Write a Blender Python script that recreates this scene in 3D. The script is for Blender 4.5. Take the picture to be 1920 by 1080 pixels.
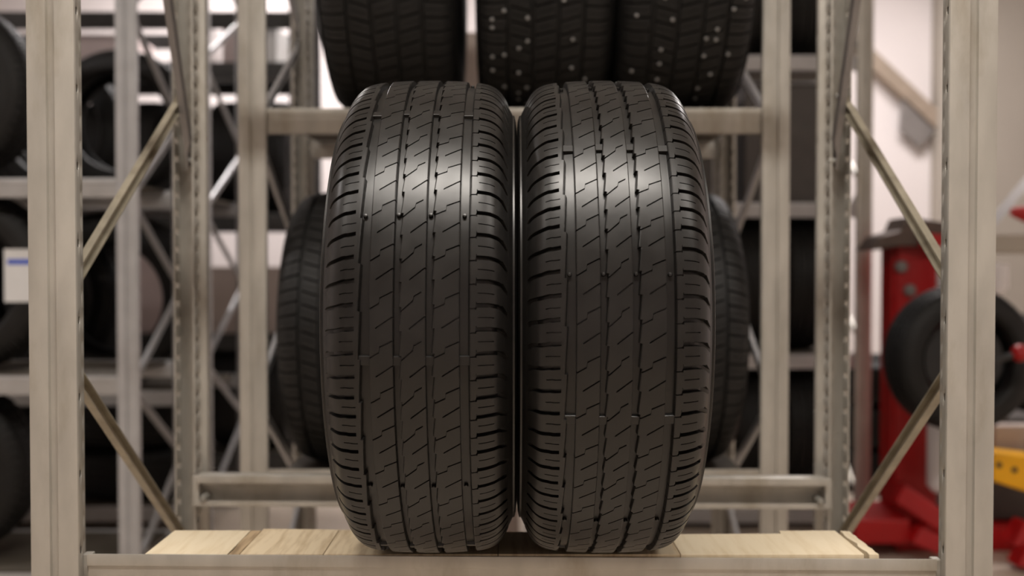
import bpy, bmesh, math, random
import numpy as np
from mathutils import Vector, Matrix

for _o in list(bpy.data.objects):
    bpy.data.objects.remove(_o, do_unlink=True)
scene = bpy.context.scene
COL = scene.collection
R_ = math.radians

# ------------------------------------------------------------------ camera
CAM_Z = 1.10
PITCH = R_(1.25)
FPX = 2003.0
cam_d = bpy.data.cameras.new('camera')
cam_d.sensor_width = 36.0
cam_d.lens = FPX / 1920.0 * 36.0
cam_d.clip_start = 0.02
cam_d.dof.use_dof = True
cam_d.dof.focus_distance = 1.32
cam_d.dof.aperture_fstop = 2.7
cam = bpy.data.objects.new('camera', cam_d)
COL.objects.link(cam)
cam.location = (0, 0, CAM_Z)
cam.rotation_euler = (math.pi / 2 - PITCH, 0, 0)
scene.camera = cam

# ------------------------------------------------------------------ world, exposure
world = bpy.data.worlds.new('world')
scene.world = world
world.use_nodes = True
bg = world.node_tree.nodes['Background']
bg.inputs['Color'].default_value = (0.9, 0.92, 1.0, 1)
bg.inputs['Strength'].default_value = 0.0
vs = scene.view_settings
vs.view_transform = 'Standard'
vs.look = 'None'
vs.gamma = 1.0
vs.use_curve_mapping = False
vs.exposure = -0.12

# ceiling lamps: (x, y, z, length along x, watts, colour)
WARM = (1.0, 0.93, 0.845)
COOL = (1.0, 0.94, 0.92)
CEIL = 3.45
LAMPS = [
    (0.0, 0.42, 3.15, 1.5, 72, WARM),
    (-2.1, 0.42, 3.15, 1.5, 14, WARM),
    (2.1, 0.42, 3.15, 1.5, 26, WARM),
    (-1.5, 6.1, 3.2, 1.5, 75, COOL),
    (1.9, 5.5, 3.2, 1.5, 85, COOL),
    (-3.4, 2.6, 3.2, 1.5, 30, COOL),
]


def P(px, py, d):
    """world point on the plane y = d that projects to a pixel of the 1920x1080 frame"""
    u = (px - 960.0) / FPX
    v = (540.0 - py) / FPX
    t = d / (math.cos(PITCH) + v * math.sin(PITCH))
    return Vector((u * t, d, CAM_Z + t * (-math.sin(PITCH) + v * math.cos(PITCH))))


# ------------------------------------------------------------------ materials
def nodes_of(name):
    m = bpy.data.materials.new(name)
    m.use_nodes = True
    nt = m.node_tree
    return m, nt, nt.nodes['Principled BSDF'], nt.nodes.new, nt.links.new


def mat(name, col, rough=0.5, metal=0.0, spec=0.5, var=0.12, scale=14.0, bump=0.0,
        stretch=(1, 1, 1), stain=None, stain_amt=0.0, stain_scale=5.0, coat=0.0):
    m, nt, b, N, L = nodes_of(name)
    b.inputs['Metallic'].default_value = metal
    b.inputs['Specular IOR Level'].default_value = spec
    b.inputs['Coat Weight'].default_value = coat
    tc = N('ShaderNodeTexCoord')
    mp = N('ShaderNodeMapping')
    mp.inputs['Scale'].default_value = stretch
    L(tc.outputs['Object'], mp.inputs['Vector'])
    n1 = N('ShaderNodeTexNoise')
    n1.inputs['Scale'].default_value = scale
    n1.inputs['Detail'].default_value = 5
    L(mp.outputs['Vector'], n1.inputs['Vector'])
    ramp = N('ShaderNodeValToRGB')
    ramp.color_ramp.elements[0].position = 0.3
    ramp.color_ramp.elements[1].position = 0.7
    c = Vector(col)
    ramp.color_ramp.elements[0].color = (*(c * (1 - var)), 1)
    ramp.color_ramp.elements[1].color = (*(c * (1 + var)), 1)
    L(n1.outputs['Fac'], ramp.inputs['Fac'])
    out = ramp.outputs['Color']
    if stain is not None:
        n2 = N('ShaderNodeTexNoise')
        n2.inputs['Scale'].default_value = stain_scale
        n2.inputs['Detail'].default_value = 8
        n2.inputs['Roughness'].default_value = 0.65
        L(mp.outputs['Vector'], n2.inputs['Vector'])
        r2 = N('ShaderNodeValToRGB')
        r2.color_ramp.elements[0].position = 0.52
        r2.color_ramp.elements[1].position = 0.72
        r2.color_ramp.elements[0].color = (0, 0, 0, 1)
        r2.color_ramp.elements[1].color = (stain_amt,) * 3 + (1,)
        L(n2.outputs['Fac'], r2.inputs['Fac'])
        mx = N('ShaderNodeMix')
        mx.data_type = 'RGBA'
        L(r2.outputs['Color'], mx.inputs['Factor'])
        L(out, mx.inputs['A'])
        mx.inputs['B'].default_value = (*stain, 1)
        out = mx.outputs['Result']
    L(out, b.inputs['Base Color'])
    rr = N('ShaderNodeMapRange')
    rr.inputs['To Min'].default_value = max(0.02, rough - 0.07)
    rr.inputs['To Max'].default_value = min(1.0, rough + 0.07)
    L(n1.outputs['Fac'], rr.inputs['Value'])
    L(rr.outputs['Result'], b.inputs['Roughness'])
    if bump > 0:
        bp = N('ShaderNodeBump')
        bp.inputs['Strength'].default_value = bump
        bp.inputs['Distance'].default_value = 0.002
        L(n1.outputs['Fac'], bp.inputs['Height'])
        L(bp.outputs['Normal'], b.inputs['Normal'])
    return m


def wood(name, col, dark):
    m, nt, b, N, L = nodes_of(name)
    tc = N('ShaderNodeTexCoord')
    oi = N('ShaderNodeObjectInfo')
    ad = N('ShaderNodeVectorMath')
    ad.operation = 'ADD'
    L(tc.outputs['Object'], ad.inputs[0])
    L(oi.outputs['Random'], ad.inputs[1])
    mp = N('ShaderNodeMapping')
    mp.inputs['Scale'].default_value = (60, 6, 10)
    L(ad.outputs['Vector'], mp.inputs['Vector'])
    n1 = N('ShaderNodeTexNoise')
    n1.inputs['Scale'].default_value = 1.6
    n1.inputs['Detail'].default_value = 6
    L(mp.outputs['Vector'], n1.inputs['Vector'])
    r = N('ShaderNodeValToRGB')
    r.color_ramp.elements[0].position = 0.28
    r.color_ramp.elements[1].position = 0.55
    r.color_ramp.elements[0].color = (*dark, 1)
    r.color_ramp.elements[1].color = (*col, 1)
    L(n1.outputs['Fac'], r.inputs['Fac'])
    L(r.outputs['Color'], b.inputs['Base Color'])
    b.inputs['Roughness'].default_value = 0.72
    bp = N('ShaderNodeBump')
    bp.inputs['Strength'].default_value = 0.25
    bp.inputs['Distance'].default_value = 0.001
    L(n1.outputs['Fac'], bp.inputs['Height'])
    L(bp.outputs['Normal'], b.inputs['Normal'])
    return m


def emit(name, col, strength):
    m, nt, b, N, L = nodes_of(name)
    b.inputs['Base Color'].default_value = (*col, 1)
    b.inputs['Emission Color'].default_value = (*col, 1)
    b.inputs['Emission Strength'].default_value = strength
    return m


M = {}
M['rubber'] = mat('rubber', (0.0095, 0.0086, 0.0078), 0.36, spec=0.50, var=0.25, scale=30, bump=0.10)
M['groove'] = M['rubber']
M['old_rubber'] = mat('old_rubber', (0.0095, 0.0090, 0.0086), 0.56, spec=0.35, var=0.25, scale=20)
M['old_casing'] = M['old_rubber']
M['stud'] = mat('stud_steel', (0.35, 0.35, 0.35), 0.45, metal=0.6)
M['galv'] = mat('galvanised_front', (0.47, 0.445, 0.40), 0.42, metal=0.35, var=0.12, scale=22, bump=0.15,
                stretch=(1, 1, 0.35), stain=(0.20, 0.155, 0.085), stain_amt=0.55, stain_scale=7)
M['galv2'] = M['galv']
M['brace'] = mat('brace_steel', (0.40, 0.36, 0.28), 0.42, metal=0.4, var=0.15, scale=25,
                 stain=(0.16, 0.12, 0.07), stain_amt=0.5, stain_scale=14)
M['zinc'] = mat('pale_zinc', (0.52, 0.52, 0.53), 0.45, metal=0.35, var=0.08, scale=15)
M['dark_steel'] = mat('dark_steel', (0.055, 0.055, 0.055), 0.5, metal=0.2, var=0.15)
M['bolt'] = mat('bolt_steel', (0.38, 0.37, 0.34), 0.45, metal=0.5)
M['ply'] = wood('plywood', (0.74, 0.61, 0.42), (0.50, 0.37, 0.22))
M['ply_pale'] = wood('pale_plywood', (0.76, 0.65, 0.47), (0.68, 0.56, 0.38))
M['ply_edge'] = wood('rough_edge_wood', (0.48, 0.35, 0.21), (0.22, 0.15, 0.08))
M['deck'] = mat('deck_board', (0.10, 0.085, 0.065), 0.8)
M['red'] = mat('red_paint', (0.40, 0.003, 0.004), 0.45, spec=0.5, var=0.12, scale=8)
M['yellow'] = mat('yellow_paint', (0.95, 0.46, 0.005), 0.4, var=0.06)
M['white'] = mat('white_enamel', (0.78, 0.74, 0.74), 0.35, var=0.03)
M['black'] = mat('black_plastic', (0.016, 0.016, 0.017), 0.5)
M['brown_steel'] = mat('brown_steel', (0.10, 0.068, 0.055), 0.5, metal=0.3)
M['grey_steel'] = mat('grey_steel', (0.22, 0.20, 0.19), 0.5, metal=0.3)
M['wall'] = mat('white_wall', (0.76, 0.70, 0.69), 0.8, var=0.03, scale=2.0)
M['ceil'] = mat('ceiling_paint', (0.62, 0.60, 0.57), 0.85, var=0.03, scale=2.0)
M['floor'] = mat('concrete_floor', (0.60, 0.51, 0.42), 0.55, var=0.15, scale=3.0,
                 stain=(0.34, 0.29, 0.24), stain_amt=0.5, stain_scale=1.5)
M['card'] = mat('cardboard', (0.50, 0.42, 0.38), 0.8, var=0.08, scale=4)
M['card_white'] = mat('white_card', (0.82, 0.82, 0.82), 0.6, var=0.03)
M['card_pink'] = mat('pinkish_card', (0.60, 0.50, 0.49), 0.7, var=0.05)
M['blue'] = mat('blue_print', (0.08, 0.14, 0.6), 0.5)
M['lamp'] = emit('lamp_diffuser', (1.0, 0.96, 0.92), 6.0)
M['wall_slab'] = mat('beige_wall_slab', (0.36, 0.32, 0.275), 0.8, var=0.03, scale=2)
M['strut'] = mat('strut_paint', (0.30, 0.235, 0.18), 0.6)
M['cabinet'] = mat('cabinet_paint', (0.07, 0.06, 0.055), 0.5)
M['beige_panel'] = mat('beige_panel', (0.42, 0.37, 0.31), 0.75, var=0.04, scale=2)


# ------------------------------------------------------------------ mesh helpers
class MB:
    def __init__(s):
        s.v, s.f = [], []

    def add(s, verts, faces):
        n = len(s.v)
        s.v += [tuple(p) for p in verts]
        s.f += [tuple(i + n for i in q) for q in faces]
        return s

    def box(s, lo, hi):
        x0, y0, z0 = lo
        x1, y1, z1 = hi
        return s.add([(x0, y0, z0), (x1, y0, z0), (x1, y1, z0), (x0, y1, z0),
                      (x0, y0, z1), (x1, y0, z1), (x1, y1, z1), (x0, y1, z1)],
                     [(0, 3, 2, 1), (4, 5, 6, 7), (0, 1, 5, 4), (1, 2, 6, 5), (2, 3, 7, 6), (3, 0, 4, 7)])

    def prism(s, poly, a, b, ax, ay):
        """closed polygon [(u,w)] spanned by ax, ay, swept from a to b"""
        a, b, ax, ay = Vector(a), Vector(b), Vector(ax), Vector(ay)
        n = len(poly)
        vs_ = [a + ax * u + ay * w for u, w in poly] + [b + ax * u + ay * w for u, w in poly]
        fs = [(i, (i + 1) % n, n + (i + 1) % n, n + i) for i in range(n)]
        fs += [tuple(range(n - 1, -1, -1)), tuple(range(n, 2 * n))]
        return s.add(vs_, fs)

    def lathe(s, prof, seg, origin=(0, 0, 0), axis='Z', closed=False):
        """prof: [(r, h)]"""
        o = Vector(origin)
        vs_, fs = [], []
        n = len(prof)
        for k in range(seg):
            a = 2 * math.pi * k / seg
            for r, h in prof:
                if axis == 'Z':
                    p = (r * math.cos(a), r * math.sin(a), h)
                elif axis == 'X':
                    p = (h, -r * math.cos(a), r * math.sin(a))
                else:
                    p = (r * math.cos(a), h, r * math.sin(a))
                vs_.append(o + Vector(p))
        m = n if closed else n - 1
        for k in range(seg):
            k2 = (k + 1) % seg
            for i in range(m):
                j = (i + 1) % n
                fs.append((k * n + i, k * n + j, k2 * n + j, k2 * n + i))
        return s.add(vs_, fs)

    def tube(s, pts, r, seg=10):
        pts = [Vector(p) for p in pts]
        base = len(s.v)
        rad = r if isinstance(r, (list, tuple)) else [r] * len(pts)
        for i, p in enumerate(pts):
            t = (pts[min(i + 1, len(pts) - 1)] - pts[max(i - 1, 0)]).normalized()
            up = Vector((0, 0, 1)) if abs(t.z) < 0.9 else Vector((1, 0, 0))
            a = t.cross(up).normalized()
            b = t.cross(a)
            for k in range(seg):
                an = 2 * math.pi * k / seg
                s.v.append(tuple(p + (a * math.cos(an) + b * math.sin(an)) * rad[i]))
        for i in range(len(pts) - 1):
            for k in range(seg):
                k2 = (k + 1) % seg
                s.f.append((base + i * seg + k, base + i * seg + k2, base + (i + 1) * seg + k2, base + (i + 1) * seg + k))
        s.f.append(tuple(base + k for k in range(seg - 1, -1, -1)))
        e = base + (len(pts) - 1) * seg
        s.f.append(tuple(e + k for k in range(seg)))
        return s

    def mesh(s, name, m, bevel=0.0, smooth=None):
        me = bpy.data.meshes.new(name)
        me.from_pydata(s.v, [], s.f)
        bm = bmesh.new()
        bm.from_mesh(me)
        bmesh.ops.recalc_face_normals(bm, faces=bm.faces)
        if bevel > 0:
            es = [e for e in bm.edges if len(e.link_faces) == 2 and e.calc_face_angle(0) > 0.5]
            bmesh.ops.bevel(bm, geom=es, offset=bevel, segments=2, profile=0.5, affect='EDGES')
        bm.to_mesh(me)
        bm.free()
        me.materials.append(m)
        if smooth:
            me.polygons.foreach_set('use_smooth', [True] * len(me.polygons))
            me.set_sharp_from_angle(angle=R_(smooth))
        return me


def link(name, me, parent=None, loc=None, rot=None):
    o = bpy.data.objects.new(name, me)
    COL.objects.link(o)
    if parent is not None:
        o.parent = parent
    if loc is not None:
        o.location = loc
    if rot is not None:
        o.rotation_euler = rot
    return o


def obj(name, mb, m, parent=None, bevel=0.0, smooth=None, loc=None, rot=None):
    return link(name, mb.mesh(name, m, bevel, smooth), parent, loc, rot)


def tag(o, label=None, cat=None, group=None, kind=None):
    if label:
        o['label'] = label
    if cat:
        o['category'] = cat
    if group:
        o['group'] = group
    if kind:
        o['kind'] = kind
    return o


def thing(name, label, cat, loc=(0, 0, 0), rot=(0, 0, 0), group=None):
    o = bpy.data.objects.new(name, None)
    o.empty_display_size = 0.05
    COL.objects.link(o)
    o.location = loc
    o.rotation_euler = rot
    return tag(o, label, cat, group)


def copy_tree(o, parent=None):
    c = o.copy()
    COL.objects.link(c)
    c.parent = parent
    for ch in list(o.children):
        copy_tree(ch, c)
    return c


def struct(name, mb, m, bevel=0.0):
    return tag(obj(name, mb, m, bevel=bevel), kind='structure')


# ------------------------------------------------------------------ the room
X0, X1, Y0, Y1 = -5.2, 4.6, -3.2, 7.0
struct('floor', MB().box((X0 - .1, Y0 - .1, -0.1), (X1 + .1, Y1 + .1, 0)), M['floor'])
struct('ceiling', MB().box((X0 - .1, Y0 - .1, CEIL), (X1 + .1, Y1 + .1, CEIL + .1)), M['ceil'])
struct('wall_back', MB().box((X0, Y1, 0), (X1, Y1 + .1, CEIL)), M['wall'])
struct('wall_left', MB().box((X0 - .1, Y0, 0), (X0, Y1, CEIL)), M['wall'])
struct('wall_right', MB().box((X1, Y0, 0), (X1 + .1, Y1, CEIL)), M['wall'])
struct('wall_front', MB().box((X0, Y0 - .1, 0), (X1, Y0, CEIL)), M['wall'])
struct('trim_1', MB().box((2.73, 6.85, 0), (3.5, Y1 - .001, CEIL - .001)), M['wall_slab'], bevel=.02)  # beige slab on the back wall, darker than the wall around it


# ------------------------------------------------------------------ ceiling lamps
def ceiling_lamp(x, y, z, ln, watts, col, label):
    r = thing('ceiling_lamp_offscreen', label, 'lamp', (x, y, z), group='fluorescent ceiling lamps')
    obj('housing', MB().box((-ln / 2, -.11, .012), (ln / 2, .11, .06)), M['white'], r, bevel=.006)
    obj('diffuser_offscreen', MB().box((-ln / 2 + .02, -.095, 0), (ln / 2 - .02, .095, .0118)), M['lamp'], r)
    for sx in (-1, 1):
        obj('hanger', MB().tube([(sx * ln * .38, 0, .06), (sx * ln * .38, 0, CEIL - z)], .006), M['white'], r)
    ld = bpy.data.lights.new('lamp_light_offscreen', 'AREA')
    ld.shape = 'RECTANGLE'
    ld.size = ln - .04
    ld.size_y = .19
    ld.energy = watts
    ld.color = col
    lo = bpy.data.objects.new('lamp_light_offscreen', ld)
    COL.objects.link(lo)
    lo.parent = r
    lo.location = (0, 0, -.004)
    return r


for lp in LAMPS:
    ceiling_lamp(*lp, 'white fluorescent ceiling lamp hanging on two rods')

# ------------------------------------------------------------------ racks
PITCH_SLOT = 0.0355
_up = {}


def upright_mesh(h, m):
    key = (round(h, 3), m.name)
    if key in _up:
        return _up[key]
    half = [(0, .0055), (.0050, .0055), (.0060, 0), (.0300, 0), (.0325, .0008), (.0335, .003), (.0335, .006), (.0335, .012),
            (.0335, .016), (.0325, .0185), (.0215, .0215), (.0200, .024), (.0200, .028), (.0200, .050), (.0200, .058),
            (.0180, .060)]
    prof = [(-x, y) for x, y in half[:0:-1]] + half
    n = len(prof)
    c = len(half) - 1
    slot_seg = {c + 12, c - 13}          # neck slots
    hole_seg = {c + 6, c - 7}            # small holes in the box sides
    zs, kind = [0.0], []
    k = 0
    z = .02
    while z + PITCH_SLOT < h:
        zs += [z, z + .0105, z + .0225]
        kind += [0, 1, 0]
        z += PITCH_SLOT
        k += 1
    zs.append(h)
    kind.append(0)
    mb = MB()
    verts = []
    for i, zz in enumerate(zs):
        bul = .0032 if (i % 3 == 0 and 0 < i < len(zs) - 1) else 0.0
        for j, (x, y) in enumerate(prof):
            dx = 0
            if bul and j in (c + 12, c + 13, c - 12, c - 13):
                dx = bul if x > 0 else -bul
            verts.append((x + dx, y, zz))
    faces = []
    for i in range(len(zs) - 1):
        for j in range(n - 1):
            if kind[i] == 1 and (j in slot_seg or (j in hole_seg and (i // 3) % 3 == 1)):
                continue
            faces.append((i * n + j, i * n + j + 1, (i + 1) * n + j + 1, (i + 1) * n + j))
    me = bpy.data.meshes.new('upright')
    me.from_pydata(verts, [], faces)
    me.materials.append(m)
    me.polygons.foreach_set('use_smooth', [True] * len(me.polygons))
    me.set_sharp_from_angle(angle=R_(25))
    _up[key] = me
    return me


def upright(root, x, y, h, m, back=False):
    o = link('upright', upright_mesh(h, m), root, (x, y, 0.004), (0, 0, math.pi if back else 0))
    md = o.modifiers.new('sheet', 'SOLIDIFY')
    md.thickness = .0018
    md.offset = 1 if False else -1
    s = -1 if back else 1
    obj('foot_plate', MB().box((x - .05, min(y - s * .012, y + s * .075), 0), (x + .05, max(y - s * .012, y + s * .075), .0045)), m, root)
    return o


STEP_PROF = [(0, 0), (.003, 0), (.0032, -.012), (.030, -.012), (.030, -.060), (.0025, -.060), (.0025, -.0175), (0, -.0165)]
FRONT_PROF = [(0, 0), (.003, 0), (.0032, -.0235), (.030, -.0235), (.030, -.060), (.0025, -.060), (.0025, -.0175), (0, -.0165)]
C_PROF = [(0, 0), (.034, 0), (.034, -.060), (0, -.060), (0, -.049), (.002, -.049), (.003, -.056), (.030, -.056),
          (.030, -.030), (.026, -.027), (.026, -.019), (.030, -.016), (.030, -.004), (.003, -.004), (.002, -.015), (0, -.015)]


def beam(root, x0, x1, y, z, m, prof, dz=0.0, flip=False, bolts=True):
    """top edge at z; dz lowers the right end"""
    s = -1 if flip else 1
    o = obj('beam', MB().prism(prof, (x0, y, z), (x1, y, z - dz), (0, s, 0), (0, 0, 1)), m, root, bevel=.0008, smooth=40)
    for xx, zz, q in ((x0, z, 1), (x1, z - dz, -1)):
        c = MB().box((min(xx, xx - q * .012), min(y + s * .012, y + s * .03), zz - .062), (max(xx, xx - q * .012), max(y + s * .012, y + s * .03), zz - .004))
        obj('connector', c, m, o, bevel=.001)
        if bolts:
            b = MB().lathe([(0.0001, -s * .0065), (.0055, -s * .006), (.0065, -s * .003), (.0065, s * .031)], 12, (xx + q * .013, y, zz - .043), 'Y')
            obj('bolt', b, M['bolt'], o, smooth=40)
    return o


U_PROF = [(-.011, -.006), (.011, -.006), (.011, .006), (.0085, .006), (.0085, -.0035), (-.0085, -.0035), (-.0085, .006), (-.011, .006)]


def brace(root, a, b, m, face):
    """channel bar with flattened, bolted ends; face = +1 opens towards +x"""
    a, b = Vector(a), Vector(b)
    d = (b - a).normalized()
    w = d.cross(Vector((1, 0, 0))).normalized()
    q = Vector((face, 0, 0))
    prof = U_PROF
    n = len(prof)
    mb = MB()
    stations = [(0, .30, 1.25), (.028, .30, 1.25), (.055, 1, 1), ((b - a).length - .055, 1, 1), ((b - a).length - .028, .3, 1.25), ((b - a).length, .3, 1.25)]
    for t, fl, wd in stations:
        for u, v in prof:
            vv = -.006 + (v + .006) * fl
            mb.v.append(tuple(a + d * t + w * u * wd + q * vv))
    for i in range(len(stations) - 1):
        for j in range(n):
            mb.f.append((i * n + j, i * n + (j + 1) % n, (i + 1) * n + (j + 1) % n, (i + 1) * n + j))
    e = (len(stations) - 1) * n
    mb.f += [tuple(range(n - 1, -1, -1)), tuple(range(e, e + n))]
    o = obj('brace', mb, m, root, smooth=35)
    for t in (a + d * .014, b - d * .014):
        obj('bolt', MB().lathe([(.0001, -.0095), (.005, -.009), (.006, -.0075), (.006, .004)], 10, t, 'X'), M['bolt'], o, smooth=40)
    return o


# ---- front rack (the one the two tyres stand on)
SHELF = CAM_Z - 0.403
FY = 1.468
RY = 2.142
RX = 0.640
rk = thing('storage_rack', 'galvanised steel rack with two black tyres standing on its plywood shelf', 'rack')
for sx in (-1, 1):
    upright(rk, sx * .6325, FY, 2.75, M['galv'])
    upright(rk, sx * RX, RY, 2.75, M['galv2'], back=True)
    xb = sx * .6385
    brace(rk, (xb, 1.512, CAM_Z - .052), (xb, 2.095, CAM_Z + .335), M['brace'], -sx)
    brace(rk, (xb, 1.512, CAM_Z - .125), (xb, 2.095, CAM_Z - .555), M['brace'], -sx)
    brace(rk, (xb - sx * .012, 1.512, CAM_Z + 1.42), (xb - sx * .012, 2.095, CAM_Z + .19), M['grey_steel'], -sx)
    brace(rk, (xb, 1.512, .10), (xb, 2.095, CAM_Z - .60), M['brace'], -sx)
fb = beam(rk, -.590, .590, FY + .006, SHELF + .0015, M['galv'], FRONT_PROF, dz=.0075, bolts=False)
obj('ledge', MB().box((-.50, FY + .030, SHELF - .0135), (.488, FY + .140, SHELF - .0115)), M['galv'], fb)
beam(rk, -.607, .607, 2.050, SHELF - .003, M['galv2'], C_PROF, dz=.006)
beam(rk, -.590, .590, FY + .006, CAM_Z + .75, M['galv'], STEP_PROF, bolts=False)
beam(rk, -.607, .607, 2.050, CAM_Z + .75, M['galv2'], C_PROF)
beam(rk, -.590, .590, FY + .006, .16, M['galv'], STEP_PROF, bolts=False)
beam(rk, -.607, .607, 2.050, .16, M['galv2'], C_PROF)


# ---- plywood pieces on the shelf
def plank(x0, x1, y1a, y1b, m, label, notch=None, jag=0.0, thick=.0112, seed=0):
    rnd = random.Random(seed)
    y0 = FY + .0105
    pts = [(x0, y0), (x1, y0)]
    if jag:
        n = 9
        pts = [(x0 + rnd.uniform(-jag, jag) * .4, y0), (x1, y0)]
        for i in range(1, n):
            pts.append((x1 + rnd.uniform(-jag, jag) * .5, y0 + (y1b - y0) * i / n))
    pts.append((x1, y1b))
    if notch:
        pts += [(notch[0], y1b - .001), (notch[0] - .002, notch[1])]
    pts.append((x0, y1a))
    if jag:
        for i in range(8, 0, -1):
            pts.append((x0 + rnd.uniform(-jag, jag), y0 + (y1a - y0) * i / 9))
    cx, cy = (x0 + x1) / 2, (y0 + y1a) / 2
    zb = SHELF - .0112
    mb = MB().prism([(px - cx, py - cy) for px, py in pts], (0, 0, 0), (0, 0, thick), (1, 0, 0), (0, 1, 0))
    return tag(obj('shelf_plank', mb, m, bevel=.0006, loc=(cx, cy, zb)), label, 'plank')


plank(-.512, -.3965, 1.613, 1.613, M['ply_pale'], 'smooth pale plywood piece at the bare end of the shelf', seed=1)
plank(-.3955, -.3800, 1.612, 1.612, M['ply_edge'], 'narrow rough brown wood strip between two shelf planks', jag=.0015, seed=2)
plank(-.3790, -.2630, 1.622, 1.617, M['ply'], 'grainy plywood plank beside the narrow brown strip', seed=3, thick=.0115)
plank(-.2622, -.0200, 1.616, 1.612, M['ply'], 'plywood plank running under the tyre beside the grainy planks', seed=4)
plank(-.0190, .2340, 1.606, 1.598, M['ply'], 'plywood plank under the gap between the two tyres', seed=5)
plank(.2350, .4900, 1.590, 1.612, M['ply_pale'], 'wide pale plywood plank with a notched back edge', notch=(.405, 1.594), seed=6)
plank(.4975, .5110, 1.612, 1.606, M['ply_pale'], 'torn splintered strip beside the notched pale plank', jag=.003, seed=7)


# ------------------------------------------------------------------ tyres
def drop(s, hw, k1=1.5, n=9.2, edge=.030):
    a = np.abs(s)
    return a * a / k1 + edge * (a / hw) ** n


class TyreSpec:
    def __init__(s, R, hw, wall, edge=.030, k1=1.5, floor=.0078):
        s.R, s.hw, s.wall, s.edge, s.k1, s.floor = R, hw, wall, edge, k1, floor

    def pt(s, x, dep):
        """profile point (axial, radial) at axial position x, sunk dep along the normal"""
        x = np.asarray(x, float)
        e = 1e-5
        d0 = drop(x, s.hw, s.k1, edge=s.edge)
        sl = (drop(x + e, s.hw, s.k1, edge=s.edge) - drop(x - e, s.hw, s.k1, edge=s.edge)) / (2 * e)
        ln = np.sqrt(1 + sl * sl)
        return x - dep * sl / ln, s.R - d0 - dep / ln


def grid_mesh(name, rows, m, cyc=True, angle=32):
    """rows: array [nr, nc, 3]"""
    nr, nc, _ = rows.shape
    v = rows.reshape(-1, 3).astype(np.float32)
    i = np.arange(nr if cyc else nr - 1)
    j = np.arange(nc - 1)
    I, J = np.meshgrid(i, j, indexing='ij')
    I2 = (I + 1) % nr
    q = np.stack([I * nc + J, I * nc + J + 1, I2 * nc + J + 1, I2 * nc + J], -1).reshape(-1, 4)
    me = bpy.data.meshes.new(name)
    me.vertices.add(len(v))
    me.vertices.foreach_set('co', v.ravel())
    me.loops.add(q.size)
    me.polygons.add(len(q))
    me.loops.foreach_set('vertex_index', q.astype(np.int32).ravel())
    me.polygons.foreach_set('loop_start', np.arange(0, q.size, 4, dtype=np.int32))
    me.polygons.foreach_set('loop_total', np.full(len(q), 4, dtype=np.int32))
    me.update(calc_edges=True)
    me.polygons.foreach_set('use_smooth', np.ones(len(q), dtype=bool))
    me.materials.append(m)
    me.set_sharp_from_angle(angle=R_(angle))
    return me


def rib_mesh(name, sp, m, xl, xr, cols, feats, pitches, el=None, er=None, fill=(.333, .667), wall_l=True, wall_r=True):
    """a tread rib.  cols: t values 0..1; feats(k) -> list of (phase, halfwidth, path(t), depth(t));
    el/er(phase, k) -> edge offsets in metres"""
    t = np.array(cols)
    two = 2 * math.pi
    tot = sum(pitches)
    rows = []      # (u-vector over columns, depth-vector, ol, orr)
    acc = 0.0
    for k, p in enumerate(pitches):
        u0 = acc / tot * two * sp.R
        pl = p / tot * two * sp.R
        fs = feats(k)
        for fi, (ph, hw, path, dep) in enumerate(fs):
            pv = path(t)
            dv = dep(t)
            sl = np.abs(np.gradient(pv, t * (xr - xl)))
            h = hw * np.minimum(np.sqrt(1 + sl * sl), 2.2)
            c = u0 + ph * pl
            ol = el(ph, k) if el else 0.0
            orr = er(ph, k) if er else 0.0
            z = np.zeros_like(t)
            rows.append((c + pv - h, z, ol, orr))
            rows.append((c + pv - h * .72, dv, ol, orr))
            rows.append((c + pv + h * .72, dv, ol, orr))
            rows.append((c + pv + h, z, ol, orr))
            # filler rows up to the next feature
            if fi + 1 < len(fs):
                nph, npath, nb, npl, nk = fs[fi + 1][0], fs[fi + 1][2], u0, pl, k
            else:
                kk = (k + 1) % len(pitches)
                nf = feats(kk)[0]
                nph, npath, nb, npl, nk = nf[0], nf[2], u0 + pl, pitches[kk] / tot * two * sp.R, kk
            nc_ = nb + nph * npl
            np_ = npath(t)
            for w in fill:
                ol = el(ph + (w * (nph + (1 if nk != k or len(fs) == 1 else 0) - ph)), k) if el else 0.0
                orr = er(ph + (w * (nph + (1 if nk != k or len(fs) == 1 else 0) - ph)), k) if er else 0.0
                rows.append(((c + pv) * (1 - w) + (nc_ + np_) * w, z, ol, orr))
        acc += p
    out = []
    for u, dv, ol, orr in rows:
        a, b = xl + ol, xr + orr
        ch = .0010
        x = a + ch + (b - a - 2 * ch) * t
        xs, ds, us = list(x), list(dv), list(u)
        if wall_l:
            xs = [a - .0012, a] + xs
            ds = [sp.floor + .0004, .0007] + ds
            ds[1] = max(.0007, dv[0])
            us = [u[0], u[0]] + us
        if wall_r:
            xs = xs + [b, b + .0012]
            ds = ds + [max(.0007, dv[-1]), sp.floor + .0004]
            us = us + [u[-1], u[-1]]
        ax, rr = sp.pt(np.array(xs), np.array(ds))
        al = np.array(us) / sp.R
        out.append(np.stack([ax, -rr * np.cos(al), rr * np.sin(al)], -1))
    return grid_mesh(name, np.array(out), m)


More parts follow.
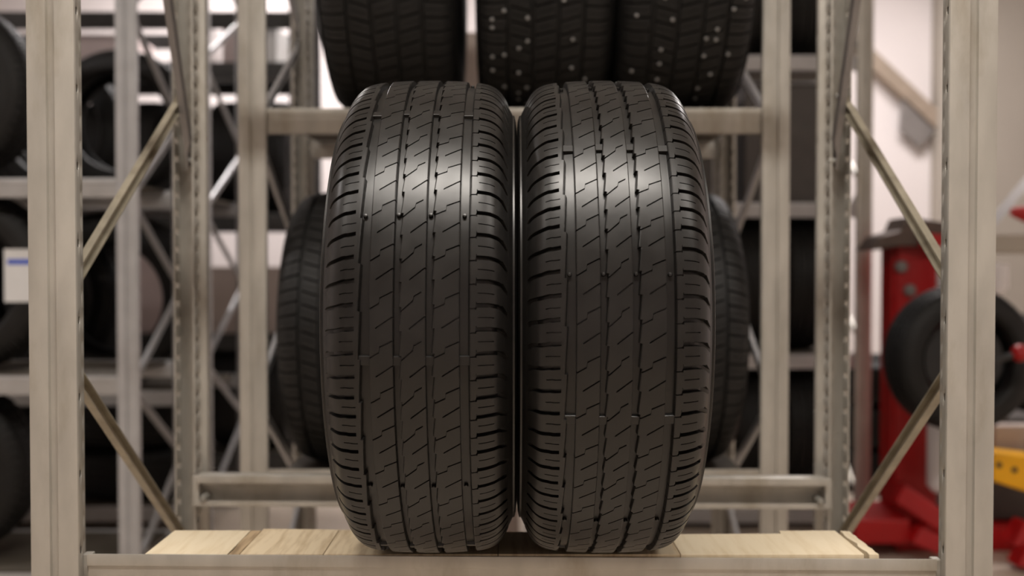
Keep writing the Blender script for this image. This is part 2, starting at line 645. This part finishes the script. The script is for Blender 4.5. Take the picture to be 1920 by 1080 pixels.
def casing_mesh(name, sp, m, seg=160):
    hw = sp.hw
    xs = np.linspace(-hw + .0005, hw - .0005, 61)
    a = np.abs(xs)
    f = np.clip((hw - .0008 - a) / .008, 0, 1)
    dep = .0005 + (sp.floor - .0005) * f
    tx, tr = sp.pt(xs, dep)
    side = sp.wall            # [(axial from centre, radius)], outer shoulder down to bead
    right = [(x, r) for x, r in side]
    left = [(-x, r) for x, r in side[::-1]]
    pts = left + list(zip(tx, tr)) + right
    bx, br = side[-1]
    # inside liner
    inner = [(bx - .014, br + .002), (bx - .012, br + .03), (side[len(side) // 2][0] - .014, side[len(side) // 2][1]),
             (hw * .72, sp.R - .030), (0, sp.R - .022)]
    pts = pts + inner + [(-x, r) for x, r in inner[-2::-1]]
    pts = np.array(pts + [pts[0]])
    al = np.linspace(0, 2 * math.pi, seg, endpoint=False)
    g = np.zeros((seg, len(pts), 3))
    g[:, :, 0] = pts[None, :, 0]
    g[:, :, 1] = -pts[None, :, 1] * np.cos(al)[:, None]
    g[:, :, 2] = pts[None, :, 1] * np.sin(al)[:, None]
    return grid_mesh(name, g, m, angle=40)


rng = random.Random(11)


def pitch_seq(n, sizes, seed):
    r = random.Random(seed)
    seq, i = [], 0
    while len(seq) < n:
        q = r.choice(sizes)
        seq += [q] * r.choice((2, 3, 4))
    return seq[:n]


def step_path(pts):
    xs = [p[0] for p in pts]
    ys = [p[1] for p in pts]
    return lambda t: np.interp(t, xs, ys)


def mask(t0, t1, d, soft=.012):
    return lambda t: d * np.clip(np.minimum((t - t0 + soft) / soft, (t1 - t + soft) / soft), 0, 1)


# ---- the two road tyres
RS = .0066
wall_main = [(0.1082, .2895), (0.1115, .2825), (0.1138, .2822), (0.1158, .2740), (0.1168, .2640), (0.1168, .2560), (0.1170, .2545), (0.1170, .2520), (0.1166, .2500),
             (0.1140, .2380), (0.1108, .2330), (0.1112, .2310), (0.1070, .2230), (.0980, .2160), (.0860, .2150)]
main = TyreSpec(.330, .107, wall_main)
PIT = pitch_seq(76, (.86, 1.0, 1.0, 1.16), 5)
SD, SW = .0050, .00085          # sipe depth, half width


def fine(lo=0, hi=1, n=9, extra=()):
    c = list(np.linspace(lo, hi, n)) + list(extra)
    return sorted(set(round(float(x), 4) for x in c))


def centre_feats(full, half, fm, hm):
    def f(k):
        if k % 2 == 0:
            return [(.5, SW, full, fm)]
        return [(.5, SW, half, hm)]
    return f


MMm = .001
r2_full = step_path([(0, -9.5 * MMm), (.42, -3.2 * MMm), (.445, 2.6 * MMm), (1, 9.5 * MMm)])
r2_half = step_path([(0, -8 * MMm), (1, 8.5 * MMm)])
r3_full = step_path([(0, -12 * MMm), (.50, -.5 * MMm), (.54, 4.5 * MMm), (1, 11.5 * MMm)])
r3_half = step_path([(0, -11 * MMm), (1, 9 * MMm)])
r4_full = step_path([(0, -9 * MMm), (.42, -3.8 * MMm), (.445, 2.2 * MMm), (1, 8.5 * MMm)])
cols_c = fine(n=8, extra=(.25, .262, .274, .33, .342,   .41, .42, .445, .455, .49, .50, .54, .55, .85, .862, .874))


def jog_small(amp):
    def e(ph, k):
        f = (ph - .5 - .16) % 1.0
        return amp * (1.0 - f)
    return e


def jog_wide(amp):
    def e(ph, k):
        return amp * ((ph + (k % 2)) % 2.0) / 2.0
    return e


JF = (.148, .172, .45, .75)
WF = (.30, .385, .415, .70)


def shoulder_left(k):
    slot = step_path([(0, -8 * MMm), (.06, -5 * MMm), (.14, -3.0 * MMm), (.38, -1.6 * MMm), (.60, .6 * MMm), (.67, .1 * MMm), (1, 1.9 * MMm)])
    sip = step_path([(0, -2.5 * MMm), (.5, -.6 * MMm), (.66, .5 * MMm), (.70, .0 * MMm), (1, 1.3 * MMm)])
    return [(.30, .0026, slot, mask(-1, .885, .0066)), (.80, .00065, sip, mask(.50, .87, .003))]


def shoulder_right(k):
    slot = step_path([(0, -3.6 * MMm), (.125, -3.2 * MMm), (.150, .3 * MMm), (.5, .5 * MMm), (.74, -.8 * MMm), (.86, -4 * MMm), (1, -14 * MMm)])
    sip = step_path([(0, .4 * MMm), (.5, .1 * MMm), (.78, -1.0 * MMm), (1, -3 * MMm)])

    def dep(t):
        return np.where(t < .14, .0045, .0066)
    return [(.30, None, slot, dep), (.80, .00065, sip, mask(.20, .62, .003))]


def shoulder_right_w(k):
    fs = shoulder_right(k)
    a = fs[0]
    w = np.where(np.array(cols_r) < .14, .0008, .0026)
    return [(a[0], w, a[2], a[3]), fs[1]]


cols_l = fine(n=17, extra=(.05, .488, .50, .512, .858, .87, .882, .873, .885, .897, .64, .66))
cols_r = fine(n=17, extra=(.11, .125, .138, .142, .150, .16, .188, .20, .212, .608, .62, .632, .80, .86, .95))

tread = [
    ('shoulder_rib', rib_mesh('shoulder_rib', main, M['rubber'], -.1068, -.0640, cols_l, shoulder_left, PIT, er=jog_wide(.0026), wall_l=False, fill=WF)),
    ('tread_rib', rib_mesh('tread_rib', main, M['rubber'], -.0505, -.0240, cols_c, centre_feats(r2_full, r2_half, mask(-1, 2, SD), mask(.262, 2, SD)), PIT)),
    ('tread_rib', rib_mesh('tread_rib', main, M['rubber'], -.0142, .0128, cols_c, centre_feats(r3_full, r3_half, mask(-1, .862, SD), mask(.342, 2, SD)), PIT, el=jog_small(-.0026), fill=JF)),
    ('tread_rib', rib_mesh('tread_rib', main, M['rubber'], .0232, .0510, cols_c, centre_feats(r4_full, r2_half, mask(-1, 2, SD), mask(.33, 2, SD)), PIT, el=jog_small(-.0026), fill=JF)),
    ('shoulder_rib', rib_mesh('shoulder_rib', main, M['rubber'], .0630, .1068, cols_r, shoulder_right_w, PIT, wall_r=False)),
]
casing = casing_mesh('casing', main, M['groove'])
GROOVES = [(-.0573, .0125), (-.0190, .0100), (.0180, .0104), (.0570, .0120)]


def road_tyre(label, loc, rotx, rotz=0.0):
    r = thing('road_tyre', label, 'tyre', loc, (rotx, 0, rotz))
    link('casing', casing, r)
    for nm, me in tread:
        link(nm, me, r)
    for gi, (gx, gw) in enumerate(GROOVES):
        for k in range(6):
            link('wear_bar', bars[gi], r, rot=(R_(-60 * k), 0, 0))
            link('groove_nub', nubs[gi], r, rot=(R_(-60 * k - 30), 0, 0))
    return r


bars, nubs = [], []
for gx, gw in GROOVES:
    rr = float(main.pt(gx, main.floor)[1])
    b = MB()
    w = gw / 2 + .0008
    poly = [(-.0062, rr - .001), (.0062, rr - .001), (.0052, rr + .0040), (-.0052, rr + .0040)]
    b.prism(poly, (gx - w, 0, 0), (gx + w, 0, 0), (0, 0, 1), (0, -1, 0))
    bars.append(b.mesh('wear_bar', M['rubber'], bevel=.0006))
    b = MB()
    b.lathe([(.0026, 0), (.0026, .0030), (.0020, .0042), (.0001, .0046)], 10, (0, 0, 0), 'Z')
    b.v = [(x + gx - gw * .08, -(rr - .0005 + z), y) for x, y, z in b.v]
    nubs.append(b.mesh('groove_nub', M['rubber'], smooth=40))

TC_Y, TC_Z = 1.529, SHELF + .3303
road_tyre('black road tyre standing on the grainy planks beside the narrow brown strip', (-.1106, TC_Y, TC_Z), R_(6.4))
road_tyre('black road tyre standing on the shelf beside the notched pale plank', (.1236, TC_Y, TC_Z), R_(19.0))


# ---- stored tyres (winter pattern), used behind
def winter_parts(R, hw, bead, n, m):
    wall = [(hw + .0012, R - .041), (hw + .007, R - .062), (hw + .010, R - .085), (hw + .0085, bead + .045), (hw + .004, bead + .022),
            (hw + .0035, bead + .020), (hw - .004, bead + .008), (hw - .018, bead + .001), (hw - .030, bead)]
    sp = TyreSpec(R, hw, wall, floor=.009)
    pit = pitch_seq(n, (.9, 1.0, 1.1), 3)
    g = [-hw * .56, -hw * .19, hw * .19, hw * .56]
    w = .0055
    edges = [(-hw + .0002, g[0] - w), (g[0] + w, g[1] - w), (g[1] + w, g[2] - w), (g[2] + w, g[3] - w), (g[3] + w, hw - .0002)]
    out = []
    for i, (a, b) in enumerate(edges):
        sgn = -1 if i < 2 else 1
        path = step_path([(0, 0), (1, sgn * (-.008 if i in (0, 4) else .012))])
        cols = fine(n=12 if i in (0, 4) else 5)
        fts = (lambda path: (lambda k: [(.3, .0030, path, mask(-1, 2, .0075)), (.8, .0007, path, mask(.1, .9, .004))]))(path)
        out.append(('tread_rib', rib_mesh('tread_rib', sp, m, a, b, cols, fts, pit, fill=(.5,), wall_l=i > 0, wall_r=i < 4)))
    return sp, [('casing', casing_mesh('casing', sp, M['old_casing'], 96))] + out


spA, partsA = winter_parts(.360, .1315, .225, 64, M['old_rubber'])      # lower shelf of the second rack
spB, partsB = winter_parts(.385, .1540, .235, 64, M['old_rubber'])      # big tyres above
spC, partsC = winter_parts(.300, .0960, .195, 60, M['old_rubber'])      # small tyres in the far racks
stud_me = MB().lathe([(.0045, 0), (.0045, .0022), (.003, .0032), (.0001, .0034)], 8).mesh('stud', M['stud'], smooth=40)


def stored_tyre(parts, label, loc, rot, group=None, cat='tyre', name='stored_tyre'):
    r = thing(name, label, cat, loc, rot, group)
    for nm, me in parts:
        link(nm, me, r)
    return r


def studs(root, sp, seed):
    r = random.Random(seed)
    lanes = [-.80, -.62, -.40, -.27, .26, .41, .63, .80]
    for k in range(34):
        al = R_(-82 + k * 3.6)
        for ln in r.sample(lanes, 1 if k % 2 else 2):
            s = ln * sp.hw
            x, rr = sp.pt(s, -.0002)
            a2 = al + R_(r.uniform(-1, 1))
            o = link('stud', stud_me, root, (float(x), -float(rr) * math.cos(a2), float(rr) * math.sin(a2)), (math.pi / 2 - a2, 0, 0))


# ------------------------------------------------------------------ second rack
def plain_rack(label, xl, xr, yf, yb, h, mu, mb_, levels, name='storage_rack', deck=True, braces=True, step=.62, mbr=None, prof=None):
    r = thing(name, label, 'rack')
    mbr = mbr or mu
    for x in (xl, xr):
        upright(r, x, yf, h, mu)
        upright(r, x, yb, h, mu, back=True)
        if braces:
            z = .12
            k = 0
            while z + step * .5 < h:
                a, b = (yf + .045, yb - .045) if k % 2 == 0 else (yb - .045, yf + .045)
                brace(r, (x, a, z), (x, b, z + step * .5), mbr, 1)
                z += step * .5 + .02
                k += 1
    for z in levels:
        beam(r, xl + .035, xr - .035, yf + .004, z, mb_, prof or STEP_PROF, bolts=False)
        beam(r, xl + .035, xr - .035, yb - .004, z, mb_, prof or STEP_PROF, flip=True, bolts=False)
    return r


def deck_board(rack, x0, x1, y0, y1, z, m=None):
    return obj('shelf_board', MB().box((x0, y0, z - .012), (x1, y1, z)), m or M['deck'], rack, bevel=.002)


L2U, L2L = 1.476, .605
r2 = plain_rack('galvanised rack holding studded tyres over a row of plain tyres', -.624, .634, 2.57, 3.21, 2.75, M['galv2'], M['galv2'], [.16, L2L, L2U, 2.35], mbr=M['zinc'])
deck_board(r2, -.58, .59, 2.605, 3.175, L2U)
deck_board(r2, -.58, .59, 2.605, 3.175, L2L - .030)
for i, x in enumerate((-.428, -.143, .142, .432)):
    stored_tyre(partsA, ('end tyre of the lower board row, beside the pale zinc racks', 'inner tyre of the lower board row, hidden behind the road tyres', 'inner tyre of the lower board row, hidden behind the road tyres', 'end tyre of the lower board row, beside the grey rack')[i], (x, 2.86, L2L - .030 + .3601), (R_(i * 17), 0, 0), 'row of tyres on the lower board')
big = [stored_tyre(partsB, 'big black tyre without studs beside two studded tyres', (-.292, 2.78, L2U + .3851), (R_(4), 0, 0))]
for i, x in enumerate((.0775, .4085)):
    t = stored_tyre(partsB, ('big tyre dotted with metal studs between two other big tyres', 'big tyre dotted with metal studs beside the rack upright')[i], (x, 2.78, L2U + .3851), (0, 0, 0), 'studded tyres on the upper board')
    studs(t, spB, 21 + i)

# ------------------------------------------------------------------ racks further back
rA = plain_rack('pale zinc rack with small tyres and a white sticker on one', -2.75, -1.207, 3.35, 3.92, 2.6, M['zinc'], M['zinc'], [.125, CAM_Z - .350, CAM_Z + .271, 2.2], step=.56)
for z in (CAM_Z - .350, CAM_Z + .271, .125):
    deck_board(rA, -2.70, -1.26, 3.386, 3.884, z)
for i, (x, y, z, ry) in enumerate(((-1.86, 3.52, CAM_Z + .271, 86), (-2.30, 3.74, CAM_Z + .271, 88),
                                   (-1.80, 3.52, CAM_Z - .350, 86), (-2.43, 3.74, CAM_Z - .350, 88), (-1.88, 3.52, .125, 88))):
    if i == 2:
        t = stored_tyre(partsC, 'small black tyre with a white and blue sticker on its sidewall', (x, y, z + .3002), (0, 0, R_(-ry)))
        st = MB().box((.1062, .165, -.07), (.1072, .262, .10))
        s_ = obj('sticker', st, M['card_white'], t)
        obj('sticker_stripe', MB().box((.1073, .175, .05), (.1077, .25, .068)), M['blue'], s_)
    else:
        stored_tyre(partsC, ['small tyre on the upper board of the pale zinc rack, beside its front upright', 'small tyre at the rear of the upper board of the pale zinc rack', '',
                             'small tyre behind the one with the white sticker', 'small tyre on the lowest board of the pale zinc rack'][i], (x, y, z + .3002), (R_(i * 23), 0, R_(-ry)), 'small tyres in the pale zinc rack')
rB = plain_rack('pale zinc rack with pairs of tyres turned sidewall outwards on two boards', -2.60, -1.225, 4.22, 4.90, 2.6, M['zinc'], M['zinc'], [.14, .60, 1.38, 2.54], step=.56)
for z in (.60, 1.38, .14):
    deck_board(rB, -2.55, -1.27, 4.256, 4.864, z)
for i, (x, y, z) in enumerate(((-1.60, 4.43, 1.38), (-1.98, 4.70, 1.38), (-1.645, 4.43, .60), (-2.04, 4.70, .60))):
    stored_tyre(partsC if i < 2 else partsA, ['tyre turned sidewall outwards on the upper board before the dark rack', 'tyre half hidden behind another on the upper board before the dark rack',
                         'tyre turned sidewall outwards on the middle board before the dark rack', 'tyre half hidden behind another on the middle board before the dark rack'][i],
                (x, y, z + (.3002 if i < 2 else .3602)), (0, 0, R_(-88)), 'tyres turned sidewall outwards')

for n_, x in enumerate((-1.60, -2.22)):
    for k in range(2):
        stored_tyre(partsC, '%s tyre of the lying pair %s the end frame of the pale rack' % (('lower', 'upper')[k], ('beside', 'away from')[n_]),
                    (x, 4.56, .2464 + k * .2126), (0, R_(90), R_(k * 40)), 'tyres lying on the lowest board')

# rack on the far side, right
GY = 4.40
rG = plain_rack('grey steel rack beside the red tyre changer', .10, 1.450, GY, GY + .60, 2.7, M['galv2'], M['zinc'], [.09, .73, CAM_Z + .255, CAM_Z + .86, 2.55])
for z in (CAM_Z + .86, CAM_Z + .255, .73, .09):
    deck_board(rG, .15, 1.40, GY + .036, GY + .564, z)
for i, x in enumerate((.36, .58, .80, 1.02, 1.24)):
    stored_tyre(partsC, 'small black tyre in the row on the high board of the grey rack', (x, GY + .3, CAM_Z + .86 + .0002 + .30), (R_(i * 29), 0, 0), 'tyres on the high board of the grey rack')
for i, x in enumerate((.36, .58, .80, 1.02, 1.24)):
    stored_tyre(partsC, 'small black tyre in the row on the lowest board of the grey rack', (x, GY + .3, .09 + .3002), (R_(i * 37), 0, 0), 'tyres on the lowest board of the grey rack')
    stored_tyre(partsC, 'small black tyre in the row under the cartons of the grey rack', (x, GY + .3, .73 + .3002), (R_(i * 41), 0, 0), 'tyres under the cartons of the grey rack')


def carton(name, x, y, z, w, d, h, rz, m, label, lid=None):
    r = thing(name, label, 'box', (x, y, z), (0, 0, R_(rz)))
    obj('body', MB().box((-w / 2, -d / 2, 0), (w / 2, d / 2, h)), m, r, bevel=.004)
    obj('flap', MB().box((-w / 2 + .003, -d / 2 + .003, h), (w / 2 - .003, -.002, h + .003)), m, r)
    obj('flap', MB().box((-w / 2 + .003, .002, h), (w / 2 - .003, d / 2 - .003, h + .003)), m, r)
    return r


carton('carton', 1.17, GY + .28, CAM_Z + .2552, .40, .36, .50, 2, M['cabinet'], 'dark grey carton on the board under the high row of tyres')
carton('carton', .70, GY + .28, CAM_Z + .2552, .44, .36, .46, -2, M['cabinet'], 'dark grey carton beside a small white carton in the grey rack')
carton('carton', .34, GY + .28, CAM_Z + .2552, .20, .30, .22, 4, M['card_white'], 'small white carton beside a dark carton in the grey rack')
for k in range(4):
    carton('carton', -.16 + .01 * (k % 2), 4.05, .0002 + k * .4835, .36, .40, .48, (2, -3, 1, -2)[k], M['card'],
           ('bottom carton of the tall brown stack behind the studded tyres', 'second carton up in the tall brown stack', 'third carton up in the tall brown stack', 'top carton of the tall brown stack behind the studded tyres')[k])

# dark rack at the back wall with white and pinkish goods
Yd = 5.45
dr = plain_rack('dark steel rack at the back with white boxes between its beams', -2.95, -1.10, Yd, Yd + .55, 2.75, M['dark_steel'], M['dark_steel'], [.13, .745, 1.365, CAM_Z + 1.03, CAM_Z + 1.285], name='dark_rack', prof=[(a_, b_ * 1.4) for a_, b_ in STEP_PROF])
deck_board(dr, -2.9, -1.15, Yd + .036, Yd + .514, 1.365)
deck_board(dr, -2.9, -1.15, Yd + .036, Yd + .514, .13)
deck_board(dr, -2.9, -1.15, Yd + .036, Yd + .514, CAM_Z + 1.03)
deck_board(dr, -2.9, -1.15, Yd + .036, Yd + .514, .745)
for i, x in enumerate((-1.26, -1.48, -1.70, -1.92, -2.14, -2.36, -2.58)):
    stored_tyre(partsC, 'small black tyre in the row on the middle board of the dark rack', (x, Yd + .275, 1.3652 + .30), (R_(i * 33), 0, 0), 'tyres in the dark rack')
for i, x in enumerate((-1.26, -1.48, -1.70, -1.92, -2.14, -2.36, -2.58)):
    stored_tyre(partsC, 'small black tyre in the row on the lowest board of the dark rack', (x, Yd + .275, .1302 + .30), (R_(i * 27), 0, 0), 'tyres low in the dark rack')
for i, x in enumerate((-2.24, -2.46, -2.68)):
    stored_tyre(partsC, 'small black tyre beside the tall pinkish carton in the dark rack', (x, Yd + .275, .7452 + .30), (R_(i * 39), 0, 0), 'tyres beside the cartons in the dark rack')
zc = CAM_Z + 1.0304
carton('carton', -2.12, Yd + .25, zc, .34, .3, .15, 0, M['card_pink'], 'flat pinkish box between the beams of the dark rack')
carton('carton', -1.435, Yd + .22, zc, .11, .3, .20, 0, M['card_pink'], 'narrow pinkish box beside the white boards in the dark rack')
carton('carton', -1.28, Yd + .22, zc, .14, .3, .20, 0, M['card_white'], 'narrow white box at the end of the dark rack')
for i, (x, ry) in enumerate(((-1.64, 0), (-1.595, 9))):
    o = obj('white_board', MB().box((-.02, -.15, 0), (.02, .15, .20)), M['card_white'], bevel=.003, loc=(x, Yd + .22, zc + .02 * math.sin(R_(ry))), rot=(0, R_(ry), 0))
    tag(o, ['white board standing upright beside the pinkish box', 'white board leaning against the upright white board'][i], 'board')
carton('carton', -1.40, Yd + .25, .7454, .42, .36, .34, 5, M['card'], 'brown carton on the low board of the dark rack')
carton('carton', -1.86, Yd + .25, .7454, .40, .36, .42, -4, M['card_pink'], 'tall pinkish carton on the low board of the dark rack')

# ------------------------------------------------------------------ red tyre changer on the right
D = 4.05


def q(px, py, d=D):
    return P(px, py, d)


tcx = q(1760, 900).x
ch = thing('tyre_changer', 'red tyre changing machine with white air tank and yellow control block', 'machine', (tcx, D, 0))


def rel(v):
    return Vector((v.x - tcx, v.y - D, v.z))


def cpart(name, mb, m, parent=None, bevel=0.0, smooth=None):
    return obj(name, mb, m, parent or ch, bevel, smooth)


# column
a, b = rel(q(1692, 440)), rel(q(1775, 440))
cpart('column', MB().box((a.x, .06, .10), (b.x, .24, a.z)), M['red'], bevel=.015)
cpart('column_plate', MB().box((a.x - .012, .08, .30), (a.x + .02, .2, a.z - .05)), M['red'], bevel=.004)
for py in (500, 545):
    c_ = rel(q(1700 if py == 500 else 1716, py))
    cpart('bolt', MB().lathe([(.0001, .04), (.02, .042), (.024, .05), (.024, .065)], 14, (c_.x, 0, c_.z), 'Y'), M['grey_steel'], smooth=40)
# dark arm on top: stepped plate reaching left
pts = [(1635, 470), (1690, 462), (1775, 462), (1775, 417), (1702, 406), (1690, 432), (1655, 442)]
v = [rel(q(*p)) for p in pts]
cpart('swing_arm', MB().prism([(p.x, p.z) for p in v], (0, .0, 0), (0, .20, 0), (1, 0, 0), (0, 0, 1)), M['brown_steel'], bevel=.006)
v = [rel(q(*p)) for p in [(1722, 462), (1775, 462), (1775, 440), (1722, 436)]]
cpart('arm_block', MB().prism([(p.x, p.z - .002) for p in v], (0, -.03, 0), (0, -.002, 0), (1, 0, 0), (0, 0, 1)), M['red'], bevel=.004)
# vertical hexagonal tool post and white cylinder beside it
c_ = rel(q(1768, 450))
cpart('air_cylinder', MB().lathe([(.001, c_.z - .26), (.04, c_.z - .255), (.048, c_.z - .24), (.048, c_.z - .06), (.038, c_.z - .03), (.001, c_.z - .02)], 20, (c_.x + .02, -.02, 0), 'Z'), M['white'], smooth=40)
# right-hand arm
p0, p1 = rel(q(1860, 430)), rel(q(1990, 300))
cpart('tilt_arm', MB().prism([(-.055, 0), (.055, 0), (.055, .10), (-.055, .10)], (p0.x, 0, p0.z), (p1.x, .1, p1.z), (.7, 0, .7), (0, 1, 0)), M['grey_steel'], bevel=.006)
p0, p1 = rel(q(1885, 398)), rel(q(1990, 420))
cpart('red_handle', MB().tube([(p0.x, -.05, p0.z), (p0.x + .06, -.05, p0.z - .01), (p1.x, -.05, p1.z)], [.016, .034, .036], 12), M['red'], smooth=40)
p0, p1 = rel(q(1860, 440)), rel(q(2000, 490))
cpart('cross_arm', MB().box((p0.x, .0, p1.z + .03), (p1.x, .12, p0.z)), M['beige_panel'], bevel=.01)
c_ = rel(q(1890, 530))
cpart('side_tank', MB().lathe([(.001, c_.z - .05), (.03, c_.z - .045), (.045, c_.z - .02), (.045, c_.z + .07), (.001, c_.z + .075)], 18, (c_.x, .1, 0), 'Z'), M['white'], smooth=40)
# cabinet / base
a, b = rel(q(1800, 985)), rel(q(1990, 790))
cpart('cabinet', MB().box((a.x, .10, .1002), (b.x, .55, b.z)), M['cabinet'], bevel=.012)
a, b = rel(q(1695, 960)), rel(q(1770, 960))
cpart('base', MB().box((a.x - .02, .02, 0), (b.x + .5, .30, .10)), M['red'], bevel=.01)
# foot box to the left
a, b = rel(q(1588, 1008)), rel(q(1690, 962))
cpart('foot_box', MB().box((a.x, -.10, a.z), (b.x, .22, b.z)), M['red'], bevel=.008)
a = rel(q(1600, 1008))
cpart('foot_leg', MB().box((a.x, .02, 0), (a.x + .06, .18, a.z - .0005)), M['black'], bevel=.004)
# sloping legs
for nm, A, B, w, dy in (('sloping_leg', (1672, 915), (1782, 992), .040, -.05), ('sloping_leg', (1690, 985), (1775, 1075), .035, -.12),
                        ('sloping_leg', (1862, 975), (1995, 1080), .05, -.16), ('sloping_leg', (1855, 1030), (1950, 1100), .045, -.22)):
    p0, p1 = rel(q(*A)), rel(q(*B))
    p0.z, p1.z = max(p0.z, .06), max(p1.z, .045)
    cpart(nm, MB().prism([(-w, -w), (w, -w), (w, w), (-w, w)], (p0.x, dy, p0.z), (p1.x, dy - .12, p1.z), (.45, 0, .85), (0, 1, 0)), M['red'], bevel=.008)
# white tank
c0, c1 = rel(q(1768, 757, D - .10)), rel(q(1768, 925, D - .10))
cpart('air_tank', MB().lathe([(.001, c1.z), (.035, c1.z + .006), (.055, c1.z + .03), (.055, c0.z - .02), (.045, c0.z - .004), (.001, c0.z)], 24, (c0.x, -.10, 0), 'Z'), M['white'], smooth=40)
# yellow block with two holes
p0 = rel(q(1862, 848, D - .2))
yb = MB().prism([(0, 0), (.30, -.035), (.30, -.165), (.17, -.160), (.0, -.105)], (p0.x, -.20, p0.z), (p0.x, -.06, p0.z), (1, 0, 0), (0, 0, 1))
yo = cpart('control_block', yb, M['yellow'], bevel=.006)
for px, py in ((1873, 872), (1902, 881)):
    c_ = rel(q(px, py, D - .2))
    cpart('hole', MB().lathe([(.0001, -.0028), (.011, -.0028), (.011, .001)], 14, (c_.x, -.2, c_.z), 'Y'), M['black'], yo)
c_ = rel(q(1903, 835))
cpart('knob', MB().box((c_.x - .018, -.17, c_.z - .06), (c_.x + .018, -.12, c_.z + .045)), M['black'], bevel=.004)
a, b = rel(q(1860, 850)), rel(q(1980, 797))
cpart('pale_panel', MB().box((a.x, -.02, a.z - .02), (b.x, .06, b.z)), M['card'], bevel=.004)
# spindle that carries the tyre, with its clamping handle
TY = 3.70
c_ = q(1797, 672, TY)
sp_ = rel(c_)
cpart('spindle', MB().lathe([(.0001, -.52), (.03, -.52), (.03, -.40), (.135, -.395), (.135, -.31), (.05, -.305), (.05, .12)], 28, (sp_.x, 0, sp_.z), 'Y'), M['black'], smooth=40)
k_ = rel(q(1912, 662, D - .55))
cpart('handle_bar', MB().tube([(sp_.x, -.518, sp_.z), (sp_.x, -.55, sp_.z), (k_.x, -.55, k_.z)], .011), M['black'], smooth=40)
cpart('red_knob', MB().lathe([(.0001, -.03), (.02, -.024), (.03, 0), (.02, .024), (.0001, .03)], 16, (k_.x, -.55, k_.z), 'Y'), M['red'], smooth=60)
stored_tyre(partsC, 'black tyre clamped on the spindle of the red machine', (c_.x, TY, c_.z), (0, 0, R_(-83)), None).scale = (.84, .84, .84)
# lying tyres stacked on the floor behind the machine
for n_, (x, y, cnt, lb) in enumerate(((1.83, 5.35, 3, 'beside the grey rack'), (2.52, 5.2, 4, 'behind the yellow control block'))):
    for k in range(cnt):
        stored_tyre(partsC, 'black tyre lying %s in the floor stack %s' % (('at the bottom', 'second from the floor', 'third from the floor', 'on top')[k] if not (cnt == 3 and k == 2) else 'on top', lb),
                    (x + .012 * (k % 2), y, .1062 + k * .2126), (0, R_(90), R_(k * 40)), 'tyres stacked on the floor', name='stacked_tyre')

# sloping brown strut and the flat grey wedge below it on the far wall
p0, p1 = P(1575, 50, 6.88), P(1772, 236, 6.88)
sb = thing('sloping_strut', 'brown sloping roof strut with a flat grey wedge under it before the white wall', 'strut', (p0.x, 6.88, p0.z))
dv = Vector((p1.x - p0.x, 0, p1.z - p0.z))
nrm = Vector((-dv.z, 0, dv.x)).normalized() * -1
obj('strut', MB().prism([(-.045, 0), (.045, 0), (.045, .119), (-.045, .119)], (0, 0, 0), dv, nrm, (0, 1, 0)), M['strut'], sb, bevel=.004)
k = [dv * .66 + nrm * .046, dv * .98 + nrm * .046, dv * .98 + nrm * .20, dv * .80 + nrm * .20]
obj('wedge', MB().prism([(v_.x, v_.z) for v_ in k], (0, .03, 0), (0, .06, 0), (1, 0, 0), (0, 0, 1)), M['grey_steel'], sb, bevel=.003)  # flat grey wedge shape along the underside of the strut
